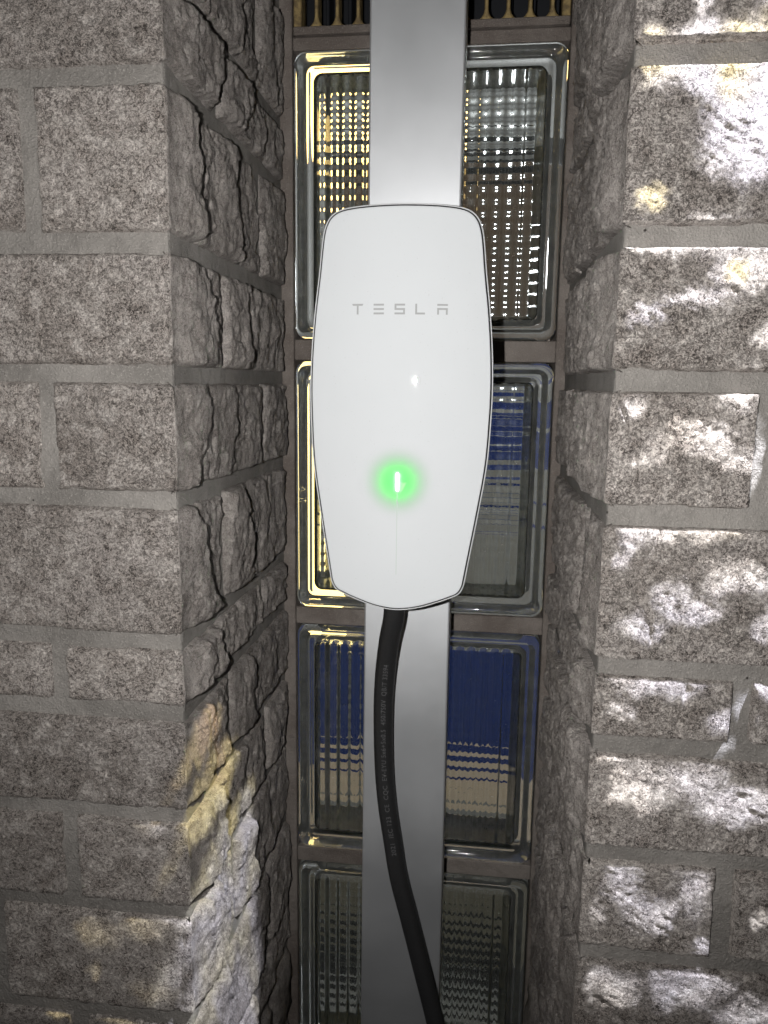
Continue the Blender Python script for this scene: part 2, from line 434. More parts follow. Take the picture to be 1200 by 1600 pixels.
def relief(kind, y, z, yc0, yc1, z0, z1, seed, side):
    """outward relief of a split stone face: flakes that rise with depth and break off at wavy upright cracks"""
    cz = (z0 + z1) / 2; hz = (z1 - z0) / 2
    rr = np.random.RandomState(seed)
    cuts = [yc0 - .004]; first = True
    while cuts[-1] < yc1:
        cuts.append(cuts[-1] + (rr.uniform(.045, .125) if first else rr.uniform(.025, .110))); first = False
    zero = y * 0
    lean = rr.uniform(-.7, .7)
    wav = .034 * fbm(z * 11, y * 5, zero + seed * 1.7, 4, .55) + .0070 * fbm(z * 70, y * 30, zero + seed, 4, .6) + lean * (z - cz) * .8
    yy = y + wav
    d = zero.copy()
    for k in range(len(cuts) - 1):
        a, b = cuts[k], cuts[k + 1]
        w = b - a; sl = rr.uniform(.12, .24) if k == 0 else rr.uniform(-.04, .13)
        top = w * sl
        t = (yy - a) / w
        prof = np.clip(t, 0, 1) * top * (1 + .5 * (z - cz) / hz * rr.uniform(-1, 1))
        prof = prof * (1 - sstep(.90 + .06 * np.sin(z * 90 + seed), 1.0, t))
        d = np.where((t >= 0) & (t < 1), prof + rr.uniform(-.001, .0025) * np.clip(t * 4, 0, 1), d)
    cap = .0110 - .0055 * sstep(.66, .86, y)
    d = cap * np.tanh(d / cap)
    pz = np.clip(1 - np.abs((z - cz) / hz), 0, 1)
    d = d * (.80 + .20 * sstep(0, .3, pz))
    d = d * (1 - sstep(yc1 - .012, yc1, y) * .75)
    c1 = fbm(y * 34 + .6 * fbm(y * 20, z * 20, zero, 2), z * 7, zero + seed * 3.1, 4, .6)
    crack = np.exp(-(c1 / .018) ** 2) * sstep(-.1, .2, fbm(y * 12, z * 12, zero + seed * 2.2, 2))
    d = d - .0022 * crack
    q = fbm(y * 30, z * 22, zero + seed * 4.1, 5, .62)
    tt = q * 5; fac = (np.floor(tt) + sstep(0, .45, tt - np.floor(tt))) / 5
    rd = 1 - np.abs(fbm(y * 75, z * 48, zero + seed * 6.3, 4, .6)) * 2.2
    d = d + .0085 * (.30 * q + .70 * fac) + .0020 * (rd - .6) + .0024 * fbm(y * 190, z * 130, zero + seed, 4, .7)
    return d

def stone(parent, xs, xe, side, z0, z1, ydep=None, y0=None, coarse=1.0, seed=0):
    """front part from x = xs to the corner xe (None: return stone only); ydep = end of the return face"""
    xc = -0.2225 if side < 0 else 0.091
    step = (0.0021 if side < 0 else 0.0015) * coarse
    kind_r = ydep is not None
    pts = []                                    # unwrapped columns: (x, y, nx, ny, split, s)
    if xs is not None:
        L = abs(xe - xs); n = max(3, int(L / step))
        for i in range(n + 1):
            a = i / n
            x = xs + (xe - xs) * a
            pts.append((x, YF, 0, -1, 0.0))
    if kind_r:
        ya = YF if xs is not None else y0
        stp = 0.0019 * coarse
        n = max(3, int((ydep - ya) / stp))
        for i in range(1 if xs is not None else 0, n + 1):
            y = ya + (ydep - ya) * i / n
            pts.append((xc, y, -side, 0, 1.0))
    A = np.array(pts)
    nzv = max(4, int((z1 - z0) / step))
    zz = np.linspace(z0, z1, nzv + 1)
    X0 = np.repeat(A[:, 0][:, None], nzv + 1, 1); Y0 = np.repeat(A[:, 1][:, None], nzv + 1, 1)
    NX = np.repeat(A[:, 2][:, None], nzv + 1, 1); NY = np.repeat(A[:, 3][:, None], nzv + 1, 1)
    SP = np.repeat(A[:, 4][:, None], nzv + 1, 1)
    Z = np.repeat(zz[None, :], len(A), 0).copy()
    s = np.concatenate([[0], np.cumsum(np.hypot(np.diff(A[:, 0]), np.diff(A[:, 1])))])
    Sx = np.repeat(s[:, None], nzv + 1, 1); ST = s[-1]
    zero = Sx * 0 + seed * 2.37
    # distance to the outline, wobbling
    ed = np.minimum(np.minimum(Sx, ST - Sx), np.minimum(Z - z0, z1 - Z))
    wob = .0019 * fbm(Sx * 75, Z * 75, zero, 4, .6) + .0013 * np.clip(fbm(Sx * 22, Z * 22, zero + 4, 2), 0, 1) * 3
    e2_ = ed - np.abs(wob)
    edr = np.minimum(ed, 9)
    round_ = sstep(-.0002, .0026, e2_)
    d_front = .0032 + .0014 * fbm(Sx * 30, Z * 30, zero, 4) + .0007 * fbm(Sx * 170, Z * 170, zero, 3)
    if side > 0 and coarse < 4:                 # raked faces: low ridges that run down to the right
        a_ = .46; ca, sa = math.cos(a_), math.sin(a_)
        P_ = X0 * ca - Z * sa; Q_ = X0 * sa + Z * ca
        rg = 1 - np.abs(fbm(P_ * 38, Q_ * 120, zero + 3.3, 4, .62)) * 2.4
        env_ = .35 + .65 * sstep(-.15, .2, fbm(X0 * 14, Z * 14, zero + 6, 2))
        d_front = d_front + .0015 * env_ * rg + .0016 * env_ * fbm(P_ * 90, Q_ * 250, zero + 1.3, 3, .65)
    cr = fbm(Sx * 9, Z * 3.5, zero + 9, 3)
    d_front = d_front - .0030 * np.exp(-(cr / .010) ** 2) * sstep(.0, .25, fbm(Sx * 6, Z * 6, zero + 2, 2) + .1)
    if kind_r:
        ya = YF if xs is not None else y0
        d_ret = .0025 + relief(0, Y0, Z, ya if xs is None else YF - .015, ydep, z0, z1, seed + 11, side)
        if xs is not None:
            nearc = sstep(0.0, .030, Y0 - YF)
            d_ret = d_ret * nearc + .003 * (1 - nearc) - .004 * (1 - nearc) * np.clip(fbm(Y0 * 40, Z * 28, zero + 8, 3) + .3, 0, 1)
    else:
        d_ret = d_front
    D_ = np.where(SP > .5, d_ret, d_front)
    D_ = D_ * round_ - np.where(SP > .5, .0040, .0075) * (1 - round_)
    # the outermost ring goes down into the joint
    PX = X0 + NX * D_; PY = Y0 + NY * D_
    if xs is not None and kind_r:               # corner column: both faces meet
        k = int(np.argmax(A[:, 4] > .5)) - 1
        jag = .0022 * fbm(Z[k] * 45, Z[k] * 0 + seed, Z[k] * 0, 3)
        PX[k] = xc + (-side) * (.0030 * round_[k] - .0075 * (1 - round_[k]) + jag * .6 - .0008)
        PY[k] = YF - (.0030 * round_[k] - .0075 * (1 - round_[k])) + np.abs(jag)
    nv = nzv + 1; na = len(A)
    V = np.stack([PX.ravel(), PY.ravel(), (Z + H).ravel()], 1)
    idx = np.arange(na * nv).reshape(na, nv)
    q = np.stack([idx[:-1, :-1], idx[1:, :-1], idx[1:, 1:], idx[:-1, 1:]], -1).reshape(-1, 4)
    if side > 0: q = q[:, ::-1]
    me = bpy.data.meshes.new('stone')
    me.vertices.add(len(V)); me.vertices.foreach_set('co', V.ravel())
    me.loops.add(q.size); me.loops.foreach_set('vertex_index', q.ravel())
    me.polygons.add(len(q)); me.polygons.foreach_set('loop_start', np.arange(len(q)) * 4)
    me.polygons.foreach_set('loop_total', np.full(len(q), 4)) if False else None
    me.polygons.foreach_set('use_smooth', np.ones(len(q), bool))
    at = me.attributes.new('split', 'FLOAT', 'POINT'); at.data.foreach_set('value', SP.ravel())
    me.update(calc_edges=True)
    part('stone', me, M_STONE, parent)
    COUNT[0] += 1

def pier(side, label, x_end):
    root = tag(empty('stone_pier', (side * .35, .75, 0)), label, 'wall', kind='thing')
    xc = -0.2225 if side < 0 else 0.091
    xa, xb = sorted((xc + side * .0004, x_end))
    box('mortar', M_MORTAR, root, xa, xb, YF + .0035, .955, 0.0, H + .87, .0025, 2)
    for i in range(len(JZ) - 1):
        z1, z0 = JZ[i] - JH + random.uniform(-.0008, .0008), JZ[i + 1] + JH + random.uniform(-.0008, .0008)
        inview = z0 < .36 and z1 > -.66
        c = 1.0 if inview else 4.5
        even = (i % 2 == 1)                     # long leg of the corner stone runs into the niche
        xj = (-.322 if even else -.397) if side < 0 else (.190 if even else .268)
        if i == 14 and side < 0: xj = -.392
        xj += random.uniform(-.003, .003)
        yj = (.768 if even else .650) + random.uniform(-.006, .006)
        sd = i * 7 + (3 if side > 0 else 0)
        stone(root, xj - side * -JH * -1 if False else xj - side * JH * -1 * -1 if False else xj - side * JH, xc, side, z0, z1, ydep=yj - .004, coarse=c, seed=sd)
        stone(root, None, None, side, z0, z1, ydep=.862, y0=yj + .004, coarse=c, seed=sd + 1)
        x = xj + side * JH; k = 2
        while abs(x - x_end) > .03:
            w = .20 + random.uniform(-.02, .02)
            xe = x + side * w
            if abs(xe - x_end) < .05 or (xe - x_end) * side > 0: xe = x_end
            stone(root, xe, x, side, z0, z1, coarse=((1.3 if side < 0 else 1.0) if inview and abs(x) < .45 else 5), seed=sd + k)
            x = xe + side * 2 * JH; k += 1
            if (x - x_end) * side > 0: break
    return root

pier(-1, 'pitted grey stone pier left of the niche, its rough side lit by rainbow streaks', -.86)
pier(1, 'grey stone pier right of the niche, its face covered in white rippling light', .80)

# ------------------------------------------------------------------ ground
def ground():
    b = MatB('asphalt'); f = b.noise(300, 4, .6); g = b.noise(3, 4, .6)
    col = b.mix(b.mr(f, .4, .6), (.035, .034, .033), (.075, .073, .07)); col = b.mix(b.mr(g, .4, .6, 0, .4), col, (.06, .055, .05))
    b.set(Roughness=.9); m = b.out(Base_Color=col, Normal=b.bump(f, .003, .7))
    me = pydata('ground', [(-60, -60, 0), (60, -60, 0), (60, 60, 0), (-60, 60, 0)], [(0, 1, 2, 3)])
    tag(link('ground', me, m), kind='structure')
ground()

# ------------------------------------------------------------------ glass block wall
GY = 0.87
BX0, BX1 = -.2090, .0800
BZ = [(.0475, .3470), (-.2650, .0235), (-.5780, -.2865), (-.8900, -.5985), (-1.20, -.910)]
gw = tag(empty('glass_block_wall', ((BX0 + BX1) / 2, .91, 0)), 'narrow strip wall of stacked ribbed glass blocks set in brown mortar behind the charger', 'wall', kind='thing')

def bed():
    bm = bmesh.new(); g = .0006
    y0, y1 = GY + .0030, .955
    box_bm(bm, -.2262, BX0 - g, y0 - .004, y1, H - 1.30, H + .86, .001)
    box_bm(bm, BX1 + g, .0945, y0 - .004, y1, H - 1.30, H + .86, .001)
    tops = [.3605] + [b[0] for b in BZ[:-1]]; 
    for k, (z0, z1) in enumerate(BZ):
        box_bm(bm, BX0 - g, BX1 + g, y0, y1, H + z1 + g, H + tops[k] - (g if k else 0), .001)
    box_bm(bm, BX0 - g, BX1 + g, y0, y1, H - 1.30, H - 1.20 - g, .001)
    box_bm(bm, BX0 - g, BX1 + g, y0, y1, H + .512, H + .86, .001)
    return bm_mesh('mortar', bm)
part('mortar', bed(), M_BED, gw)

def rrect(x0, x1, z0, z1, r, n=6):
    P = []
    for cx, cz, a0 in ((x1 - r, z0 + r, -90), (x1 - r, z1 - r, 0), (x0 + r, z1 - r, 90), (x0 + r, z0 + r, 180)):
        for i in range(n + 1):
            a = math.radians(a0 + 90 * i / n); P.append((cx + r * math.cos(a), cz + r * math.sin(a)))
    return P

def glass_shell(w, h):
    x0, x1, z0, z1 = -w / 2, w / 2, -h / 2, h / 2
    prof = [(.0, .080), (.0, .006), (.0012, .0022), (.0040, .0), (.0085, .0004), (.0105, .0030), (.0135, .0048), (.0165, .0040), (.0185, .0022), (.0215, .0018)]
    rings = [(ins, y, rrect(x0 + ins, x1 - ins, z0 + ins, z1 - ins, max(.004, .013 - ins * .4))) for ins, y in prof]
    V = []; Fc = []; n = len(rings[0][2])
    for ins, y, R in rings: V += [(p[0], y, p[1]) for p in R]
    for k in range(len(rings) - 1):
        for i in range(n):
            j = (i + 1) % n
            Fc.append((k * n + i, k * n + j, (k + 1) * n + j, (k + 1) * n + i))
    Fc.append(tuple((len(rings) - 1) * n + i for i in range(n)))
    Fc.append(tuple(reversed(range(n))))
    me = pydata('shell', V, Fc)
    sm = [True] * len(me.polygons); sm[-1] = sm[-2] = False
    me.polygons.foreach_set('use_smooth', sm)
    bm = bmesh.new(); bm.from_mesh(me); bmesh.ops.recalc_face_normals(bm, faces=bm.faces); bm.to_mesh(me); bm.free()
    return me

def cavity(w, h):
    """air space: front wall with upright ribs, back wall with level ribs; the normals look into the air"""
    ins = .0205; x0, x1, z0, z1 = -w / 2 + ins, w / 2 - ins, -h / 2 + ins, h / 2 - ins
    pit = .0135; n = 126; yF, yB = .0095, .0700
    g = np.linspace(0, 1, n + 1)
    Xg, Zg = np.meshgrid(x0 + (x1 - x0) * g, z0 + (z1 - z0) * g, indexing='ij')
    def pull(A, B):                             # round the corners of the pane by pushing the rim together
        cx, cz = (x0 + x1) / 2, (z0 + z1) / 2; hx, hz = (x1 - x0) / 2, (z1 - z0) / 2; r = .010
        u = np.abs(A - cx); v = np.abs(B - cz)
        du = np.clip(u - (hx - r), 0, r); dv = np.clip(v - (hz - r), 0, r)
        L = np.hypot(du, dv); m = np.maximum(du, dv); k = np.where(L > 1e-9, m / np.maximum(L, 1e-9), 1)
        u2 = np.where((du > 0) & (dv > 0), hx - r + du * k, u); v2 = np.where((du > 0) & (dv > 0), hz - r + dv * k, v)
        return cx + np.sign(A - cx) * u2, cz + np.sign(B - cz) * v2
    edge = np.minimum(np.minimum(Xg - x0, x1 - Xg), np.minimum(Zg - z0, z1 - Zg))
    env = sstep(0, .004, edge)
    wobble = .0004 * pnoise(Xg * 30, Zg * 14, Xg * 0)
    YFm = yF + (.0013 * np.cos(2 * PI * (Xg - x0) / pit) - .0013) * env + wobble * env + .0022 * (1 - env)
    YBm = yB - (.0013 * np.cos(2 * PI * (Zg - z0) / pit) - .0013) * env + .0004 * pnoise(Xg * 14, Zg * 30, Xg * 0 + 9) * env
    A, B = pull(Xg, Zg)
    m = n + 1
    V = np.concatenate([np.stack([A, YFm, B], -1).reshape(-1, 3), np.stack([A, YBm, B], -1).reshape(-1, 3)])
    idx = np.arange(m * m).reshape(m, m); off = m * m
    q1 = np.stack([idx[:-1, :-1], idx[1:, :-1], idx[1:, 1:], idx[:-1, 1:]], -1).reshape(-1, 4)
    q2 = q1[:, ::-1] + off
    loop = np.concatenate([idx[:, 0], idx[-1, 1:], idx[-2::-1, -1], idx[0, -2:0:-1]])
    nx = np.roll(loop, -1)
    q3 = np.stack([loop, loop + off, nx + off, nx], -1)
    me = pydata('ribbed_lining', V, [tuple(map(int, f)) for f in np.concatenate([q1, q2, q3])])
    me.polygons.foreach_set('use_smooth', [True] * len(me.polygons))
    bm = bmesh.new(); bm.from_mesh(me); bmesh.ops.recalc_face_normals(bm, faces=bm.faces)
    for f in bm.faces: f.normal_flip()
    for e in bm.edges:
        if len(e.link_faces) == 2 and e.calc_face_angle(0) > 1.0: e.smooth = False
    bm.to_mesh(me); bm.free()
    return me

W_ = BX1 - BX0
for k, (z0, z1) in enumerate(BZ):
    h = z1 - z0
    o = bpy.data.objects.new('glass_block', glass_shell(W_, h)); COL.objects.link(o)
    for mm in (M_RIM, M_PANE, M_SIDE): o.data.materials.append(mm)
    np_ = len(o.data.polygons)
    for i_, f_ in enumerate(o.data.polygons):
        n_ = f_.normal; f_.material_index = 1 if len(f_.vertices) > 4 else (2 if abs(n_.y) < .2 and f_.area > 1e-4 else 0)
    o.parent = gw
    o.location = Vector(((BX0 + BX1) / 2, GY, H + (z0 + z1) / 2)) - gw.location
    c = bpy.data.objects.new('ribbed_lining', cavity(W_, h)); COL.objects.link(c)
    for mm in (M_GLASS, M_SIDE): c.data.materials.append(mm)
    for f_ in c.data.polygons:
        if max(c.data.vertices[v_].co.y for v_ in f_.vertices) - min(c.data.vertices[v_].co.y for v_ in f_.vertices) > .03: f_.material_index = 1
    c.parent = o

# ------------------------------------------------------------------ vent above the glass blocks
def vent():
    brass = MatB('tarnished_brass'); n = brass.noise(120, 4, .6)
    col = brass.mix(brass.mr(n, .4, .65), (.34, .25, .11), (.16, .115, .06)); brass.set(Metallic=.35, Roughness=.55)
    mb = brass.out(Base_Color=col, Normal=brass.bump(n, .0008, .6))
    root = tag(empty('vent_grille', ((BX0 + BX1) / 2, .90, H + .362)), 'brass coloured vent grille with upright slats above the topmost glass block', 'vent')
    z0, z1 = H + .3615, H + .511
    y0, y1 = GY + .0005, GY + .020
    for nm, a in (('bottom_rail', (BX0 + .001, BX1 - .001, y0 - .0015, y1, z0, z0 + .008)), ('top_rail', (BX0 + .001, BX1 - .001, y0 - .0015, y1, z1 - .008, z1)),
                  ('side_rail', (BX0 + .001, BX0 + .0095, y0, y1, z0 + .0082, z1 - .0082)), ('side_rail', (BX1 - .0095, BX1 - .001, y0, y1, z0 + .0082, z1 - .0082))):
        box(nm, M_BED if nm.endswith('tom_rail') else mb, root, *a, .001)
    x = BX0 + .0255
    while x < BX1 - .015:
        bm = bmesh.new(); hw = .0019
        # a slat widened into the rail at both ends
        zs = [z0 + .0082, z0 + .0100, z0 + .0130, z0 + .0175, z1 - .0175, z1 - .013, z1 - .010, z1 - .0082]
        ww = [.0075, .0050, .0030, hw, hw, .0030, .0050, .0075]
        rows = []
        for z, w in zip(zs, ww):
            rows.append([bm.verts.new((x - w, y0 + .0012, z)), bm.verts.new((x - w * .55, y0, z)), bm.verts.new((x + w * .55, y0, z)), bm.verts.new((x + w, y0 + .0012, z)), bm.verts.new((x + w, y1 - .001, z)), bm.verts.new((x - w, y1 - .001, z))])
        for a, b in zip(rows[:-1], rows[1:]):
            for i in range(6): bm.faces.new((a[i], a[(i + 1) % 6], b[(i + 1) % 6], b[i]))
        bm.faces.new(rows[0]); bm.faces.new(rows[-1][::-1])
        part('slat', bm_mesh('slat', bm), mb, root)
        x += .0222
    dark = simple('dark_louvre', (.008, .009, .012), .45)
    bm = bmesh.new(); box_bm(bm, BX0 + .002, BX1 - .002, GY + .060, GY + .080, z0, z1, .001)
    for k in range(11):
        xx = BX0 + .030 + k * .0245
        box_bm(bm, xx, xx + .004, GY + .030, GY + .058, z0 + .004, z1 - .004, .0008)
    part('backing', bm_mesh('backing', bm), dark, root)
    paper = simple('pale_lint', (.35, .38, .36), .8)
vent()

# ------------------------------------------------------------------ the room behind the glass
def room():
    pl = simple('painted_plaster', (.22, .22, .215), .8)
    bm = bmesh.new()
    for a in ((-1.2, 1.2, 2.60, 2.70, 0, 2.6), (-1.3, -1.2, .96, 2.7, 0, 2.6), (1.2, 1.3, .96, 2.7, 0, 2.6), (-1.2, 1.2, .96, 2.6, 2.5, 2.6), (-1.2, 1.2, .96, 2.6, .005, .02)):
        box_bm(bm, *a)
    tag(link('interior_wall', bm_mesh('interior_wall', bm), pl), kind='structure')
    bl = empty('striped_blind', (-.02, 1.0, H + .42))
    tag(bl, 'navy, cream and brown striped fabric blind hanging behind the ribbed glass blocks', 'blind')
    def fabric(name, c, k=1.0):
        b = MatB(name); wv = b.noise(600, 2, .5, st=(1, 1, 3)); b.N.remove(b.P)
        col = b.mix(b.mr(wv, .35, .65), tuple(x * .8 for x in c), c)
        d = b.N.new('ShaderNodeBsdfDiffuse'); t = b.N.new('ShaderNodeBsdfTranslucent'); mx = b.N.new('ShaderNodeMixShader'); mx.inputs[0].default_value = .6
        b.L.new(col, d.inputs[0]); b.L.new(col, t.inputs[0]); b.L.new(d.outputs[0], mx.inputs[1]); b.L.new(t.outputs[0], mx.inputs[2])
        tp = b.N.new('ShaderNodeBsdfTransparent'); m2 = b.N.new('ShaderNodeMixShader'); m2.inputs[0].default_value = .09
        b.L.new(mx.outputs[0], m2.inputs[1]); b.L.new(tp.outputs[0], m2.inputs[2])
        b.L.new(m2.outputs[0], b.N['Material Output'].inputs[0]); return b.m
    navy = fabric('navy_fabric', (.008, .030, .19)); cream = fabric('cream_fabric', (.66, .55, .44)); brown = fabric('brown_fabric', (.115, .082, .060))
    grey = fabric('grey_fabric', (.27, .275, .285)); black = fabric('black_fabric', (.012, .012, .016)); olive = fabric('olive_fabric', (.17, .155, .12))
    Yb = 1.03
    zz = [(.292, black), (.262, brown), (.05, grey), (.006, navy), (.000, grey), (-.022, navy), (-.056, grey), (-.060, navy), (-.108, grey), (-.150, navy), (-.154, grey), (-.180, navy), (-.185, grey), (-.300, navy), (-.535, cream), (-.625, grey), (-.680, olive), (-.82, black), (-.95, None)]
    for (a, m), (b_, _) in zip(zz[:-1], zz[1:]):
        n = 30; V = []; Fc = []
        for j, z in enumerate((a, b_ + .0008)):
            for i in range(n + 1):
                xl = -.172 if a > -.29 else -.206; x = xl + (.265 - xl) * i / n
                V.append((x, Yb + .004 * math.sin(i * .9) + .0015 * math.sin(i * 2.3), H + z))
        for i in range(n): Fc.append((i, i + 1, n + 2 + i, n + 1 + i))
        part('fabric_band', pydata('fabric_band', V, Fc), m, bl, True)
    # the warm room lamps and an added white one
    def glow(name, c, s):
        b = MatB(name); b.set(Base_Color=(.8, .8, .8, 1)); b.P.inputs['Emission Color'].default_value = (*c, 1); b.P.inputs['Emission Strength'].default_value = s; return b.m
    def globe(loc, r, mat, label):
        root = tag(empty('globe_lamp', loc), label, 'lamp')
        bm = bmesh.new(); bmesh.ops.create_uvsphere(bm, u_segments=24, v_segments=16, radius=r)
        bmesh.ops.translate(bm, verts=bm.verts, vec=Vector(loc)); part('globe', bm_mesh('globe', bm), mat, root, True)
        bm = bmesh.new(); bmesh.ops.create_cone(bm, cap_ends=True, segments=10, radius1=.006, radius2=.006, depth=2.5 - loc[2] - r)
        bmesh.ops.translate(bm, verts=bm.verts, vec=Vector((loc[0], loc[1], (2.5 + loc[2] + r) / 2))); part('rod', bm_mesh('rod', bm), M_STEEL, root)
    p = on_front(525, 178, 1.42)
    globe((p.x, p.y, p.z), .085, glow('warm_glow', (1, .66, .22), 5.5), 'warm globe lamp lit in the room, glowing through the upper left of the glass')
    globe((.35, 2.1, H + .30), .062, glow('added_white_glow', (.93, .96, 1), 250), 'added white globe lamp that backlights the blind')  # added lamp: lights the fabric from behind and sparkles through the ribs
    lan = tag(empty('paper_lantern', (-.295, 1.42, .02)), 'tall yellow lantern lit in the room, glowing through the left edge of the middle block', 'lamp')
    bm = bmesh.new(); bmesh.ops.create_cone(bm, cap_ends=True, segments=28, radius1=.085, radius2=.085, depth=.36)
    bmesh.ops.translate(bm, verts=bm.verts, vec=Vector((-.295, 1.42, H - .19))); part('lamp_shade', bm_mesh('lamp_shade', bm), glow('yellow_glow', (1, .76, .28), 3.6), lan, True)
    box('stand', M_STEEL, lan, -.305, -.285, 1.41, 1.43, .035, H - .371); box('foot', M_STEEL, lan, -.395, -.195, 1.32, 1.52, .0205, .0348)
room()

# ------------------------------------------------------------------ metal post
CX = -.0686
post = tag(empty('metal_post', (CX, .81, 0)), 'tall flat satin metal post carrying the charger in front of the glass blocks', 'post')
bm = bmesh.new(); box_bm(bm, CX - .0450, CX + .0450, .780, .836, .012, H + .84, .0018, 2)
part('post_tube', bm_mesh('post_tube', bm), M_STEEL, post)
box('base_plate', M_STEEL, post, CX - .07, CX + .07, .74, .86, .0, .012, .002)

# ------------------------------------------------------------------ the charger
FYC = 0.664; R_F = 0.30; SC = 1.015
half = [(0, .1420), (.018, .1417), (.034, .1409), (.0480, .1392), (.0560, .1362), (.0610, .1310), (.0640, .1235), (.0658, .113), (.0685, .0883), (.0722, .0600), (.0750, .030), (.0764, 0), (.0760, -.030), (.0737, -.070),
        (.0672, -.1143), (.0617, -.1476), (.0583, -.1685), (.0569, -.1755), (.0535, -.1812), (.0470, -.1845), (.034, -.1893), (.017, -.1943), (0, -.1963)]
def spline(P, n=8):
    P = [np.array(p) for p in P]; out = []
    E = [P[0] * np.array([-1, 1]) * 1.0] ; E[0] = np.array([-P[1][0], P[1][1]])
    Q = [E[0]] + P + [np.array([-P[-2][0], P[-2][1]])]
    for i in range(1, len(Q) - 2):
        for k in range(n):
            t = k / n; a, b, c, d = Q[i - 1], Q[i], Q[i + 1], Q[i + 2]
            out.append(.5 * ((2 * b) + (c - a) * t + (2 * a - 5 * b + 4 * c - d) * t * t + (3 * b - a - 3 * c + d) * t ** 3))
    out.append(P[-1]); return out
hp = spline(half, 6)
OUT = [(p[0] * SC, p[1] * SC) for p in hp] + [(-p[0] * SC, p[1] * SC) for p in hp[-2:0:-1]]
OC = (0.0, -.015)
NRM = []
for i in range(len(OUT)):
    a = OUT[i - 1]; b = OUT[(i + 1) % len(OUT)]; dx, dz = b[0] - a[0], b[1] - a[1]; l = math.hypot(dx, dz)
    NRM.append((-dz / l, dx / l) if False else ((dz) / l * -1, dx / l))
if NRM[len(hp) // 2][0] < 0: NRM = [(-a, -b) for a, b in NRM]

def rings_mesh(name, rings, cap_first=False, cap_last=False):
    n = len(OUT); V = []; Fc = []
    for R in rings: V += R
    for k in range(len(rings) - 1):
        for i in range(n):
            j = (i + 1) % n; Fc.append((k * n + i, k * n + j, (k + 1) * n + j, (k + 1) * n + i))
    if cap_first: Fc.append(tuple(range(n)))
    if cap_last: Fc.append(tuple((len(rings) - 1) * n + i for i in reversed(range(n))))
    bm = bmesh.new(); me = pydata(name, V, Fc); bm.from_mesh(me); bmesh.ops.recalc_face_normals(bm, faces=bm.faces); bm.to_mesh(me); bm.free()
    return me
def ysag(x): return FYC + x * x / (2 * R_F)
def off_ring(off, dy, flat=None, shrink=1.0):
    R = []
    for (x, z), (nx, nz) in zip(OUT, NRM):
        X, Z = OC[0] + (x + nx * off - OC[0]) * shrink, OC[1] + (z + nz * off - OC[1]) * shrink
        y = (ysag(x) + dy) if flat is None else flat
        R.append((CX + X, y, H + Z))
    return R
def face_ring(t, dy=0.0):
    R = []
    for (x, z) in OUT:
        X, Z = OC[0] + (x - OC[0]) * t, OC[1] + (z - OC[1]) * t
        R.append((CX + X, ysag(X) + dy, H + Z))
    return R
LEDZ = -.0835 * SC
ch = tag(empty('wall_charger', (CX, .74, H - .2)), 'white glossy car charger with rounded faceplate, brand lettering and green status light', 'charger')

def face_material():
    b = MatB('white_glass'); N, L = b.N, b.L
    b.set(Base_Color=(.650, .668, .685, 1), Roughness=.9); b.P.inputs['Specular IOR Level'].default_value = 0.0; b.P.inputs['Coat Weight'].default_value = 1.0; b.P.inputs['Coat Roughness'].default_value = .012
    du = b.noise(25, 5, .65); fd = b.noise(700, 2, .5)
    cc = b.mix(b.mr(du, .3, .75), (.655, .675, .697), (.643, .663, .685)); cc = b.mix(b.mr(fd, .70, .74, 0, .35), cc, (.42, .42, .41))
    L.new(cc, b.P.inputs['Base Color']); L.new(b.mr(du, .4, .7, .010, .05), b.P.inputs['Coat Roughness'])
    # clear window in the back print in front of the status light: diffuse turns translucent
    sx = N.new('ShaderNodeSeparateXYZ'); L.new(b.tc.outputs['Object'], sx.inputs[0])
    dx = b.math('SUBTRACT', sx.outputs[0], CX); dz = b.math('SUBTRACT', sx.outputs[2], H + LEDZ)
    r = b.math('SQRT', b.math('ADD', b.math('MULTIPLY', dx, dx), b.math('MULTIPLY', dz, dz)))
    win = b.mr(r, .001, .034, .86, 0.0)
    tr = N.new('ShaderNodeBsdfTranslucent'); tr.inputs[0].default_value = (.85, .9, .85, 1)
    mx = N.new('ShaderNodeMixShader'); L.new(win, mx.inputs[0]); L.new(b.P.outputs[0], mx.inputs[1]); L.new(tr.outputs[0], mx.inputs[2])
    L.new(mx.outputs[0], N['Material Output'].inputs[0]); return b.m
ts = [1, .999, .996, .985, .96, .92, .86, .78, .68, .57, .46, .35, .24, .13, .05, .005]
rings = [face_ring(1, .0042), face_ring(1.0, .0010), face_ring(.998, .0002)] + [face_ring(t) for t in ts[2:]]
part('faceplate', rings_mesh('faceplate', rings, cap_last=True), face_material(), ch, True)
m_gap = simple('black_gasket', (.012, .012, .013), .5)
m_lip = simple('grey_plastic_lip', (.50, .51, .52), .35)
m_body = simple('dark_plastic_body', (.030, .030, .032), .45)
part('gasket', rings_mesh('gasket', [off_ring(-.004, .0016), off_ring(.0009, .0016), off_ring(.0011, .0045)]), m_gap, ch, True)
part('edge_lip', rings_mesh('edge_lip', [off_ring(.0011, .0040), off_ring(.0013, .0022), off_ring(.0020, .0020), off_ring(.0023, .0028), off_ring(.0021, .0060), off_ring(.0, .0065)]), m_lip, ch, True)
bodyr = [off_ring(-.001, .0062), off_ring(-.001, .012), off_ring(-.006, 0, FYC + .045, .96), off_ring(-.014, 0, FYC + .085, .90), off_ring(-.016, 0, FYC + .1145, .88)]
part('housing', rings_mesh('housing', bodyr, cap_last=True), m_body, ch, True)
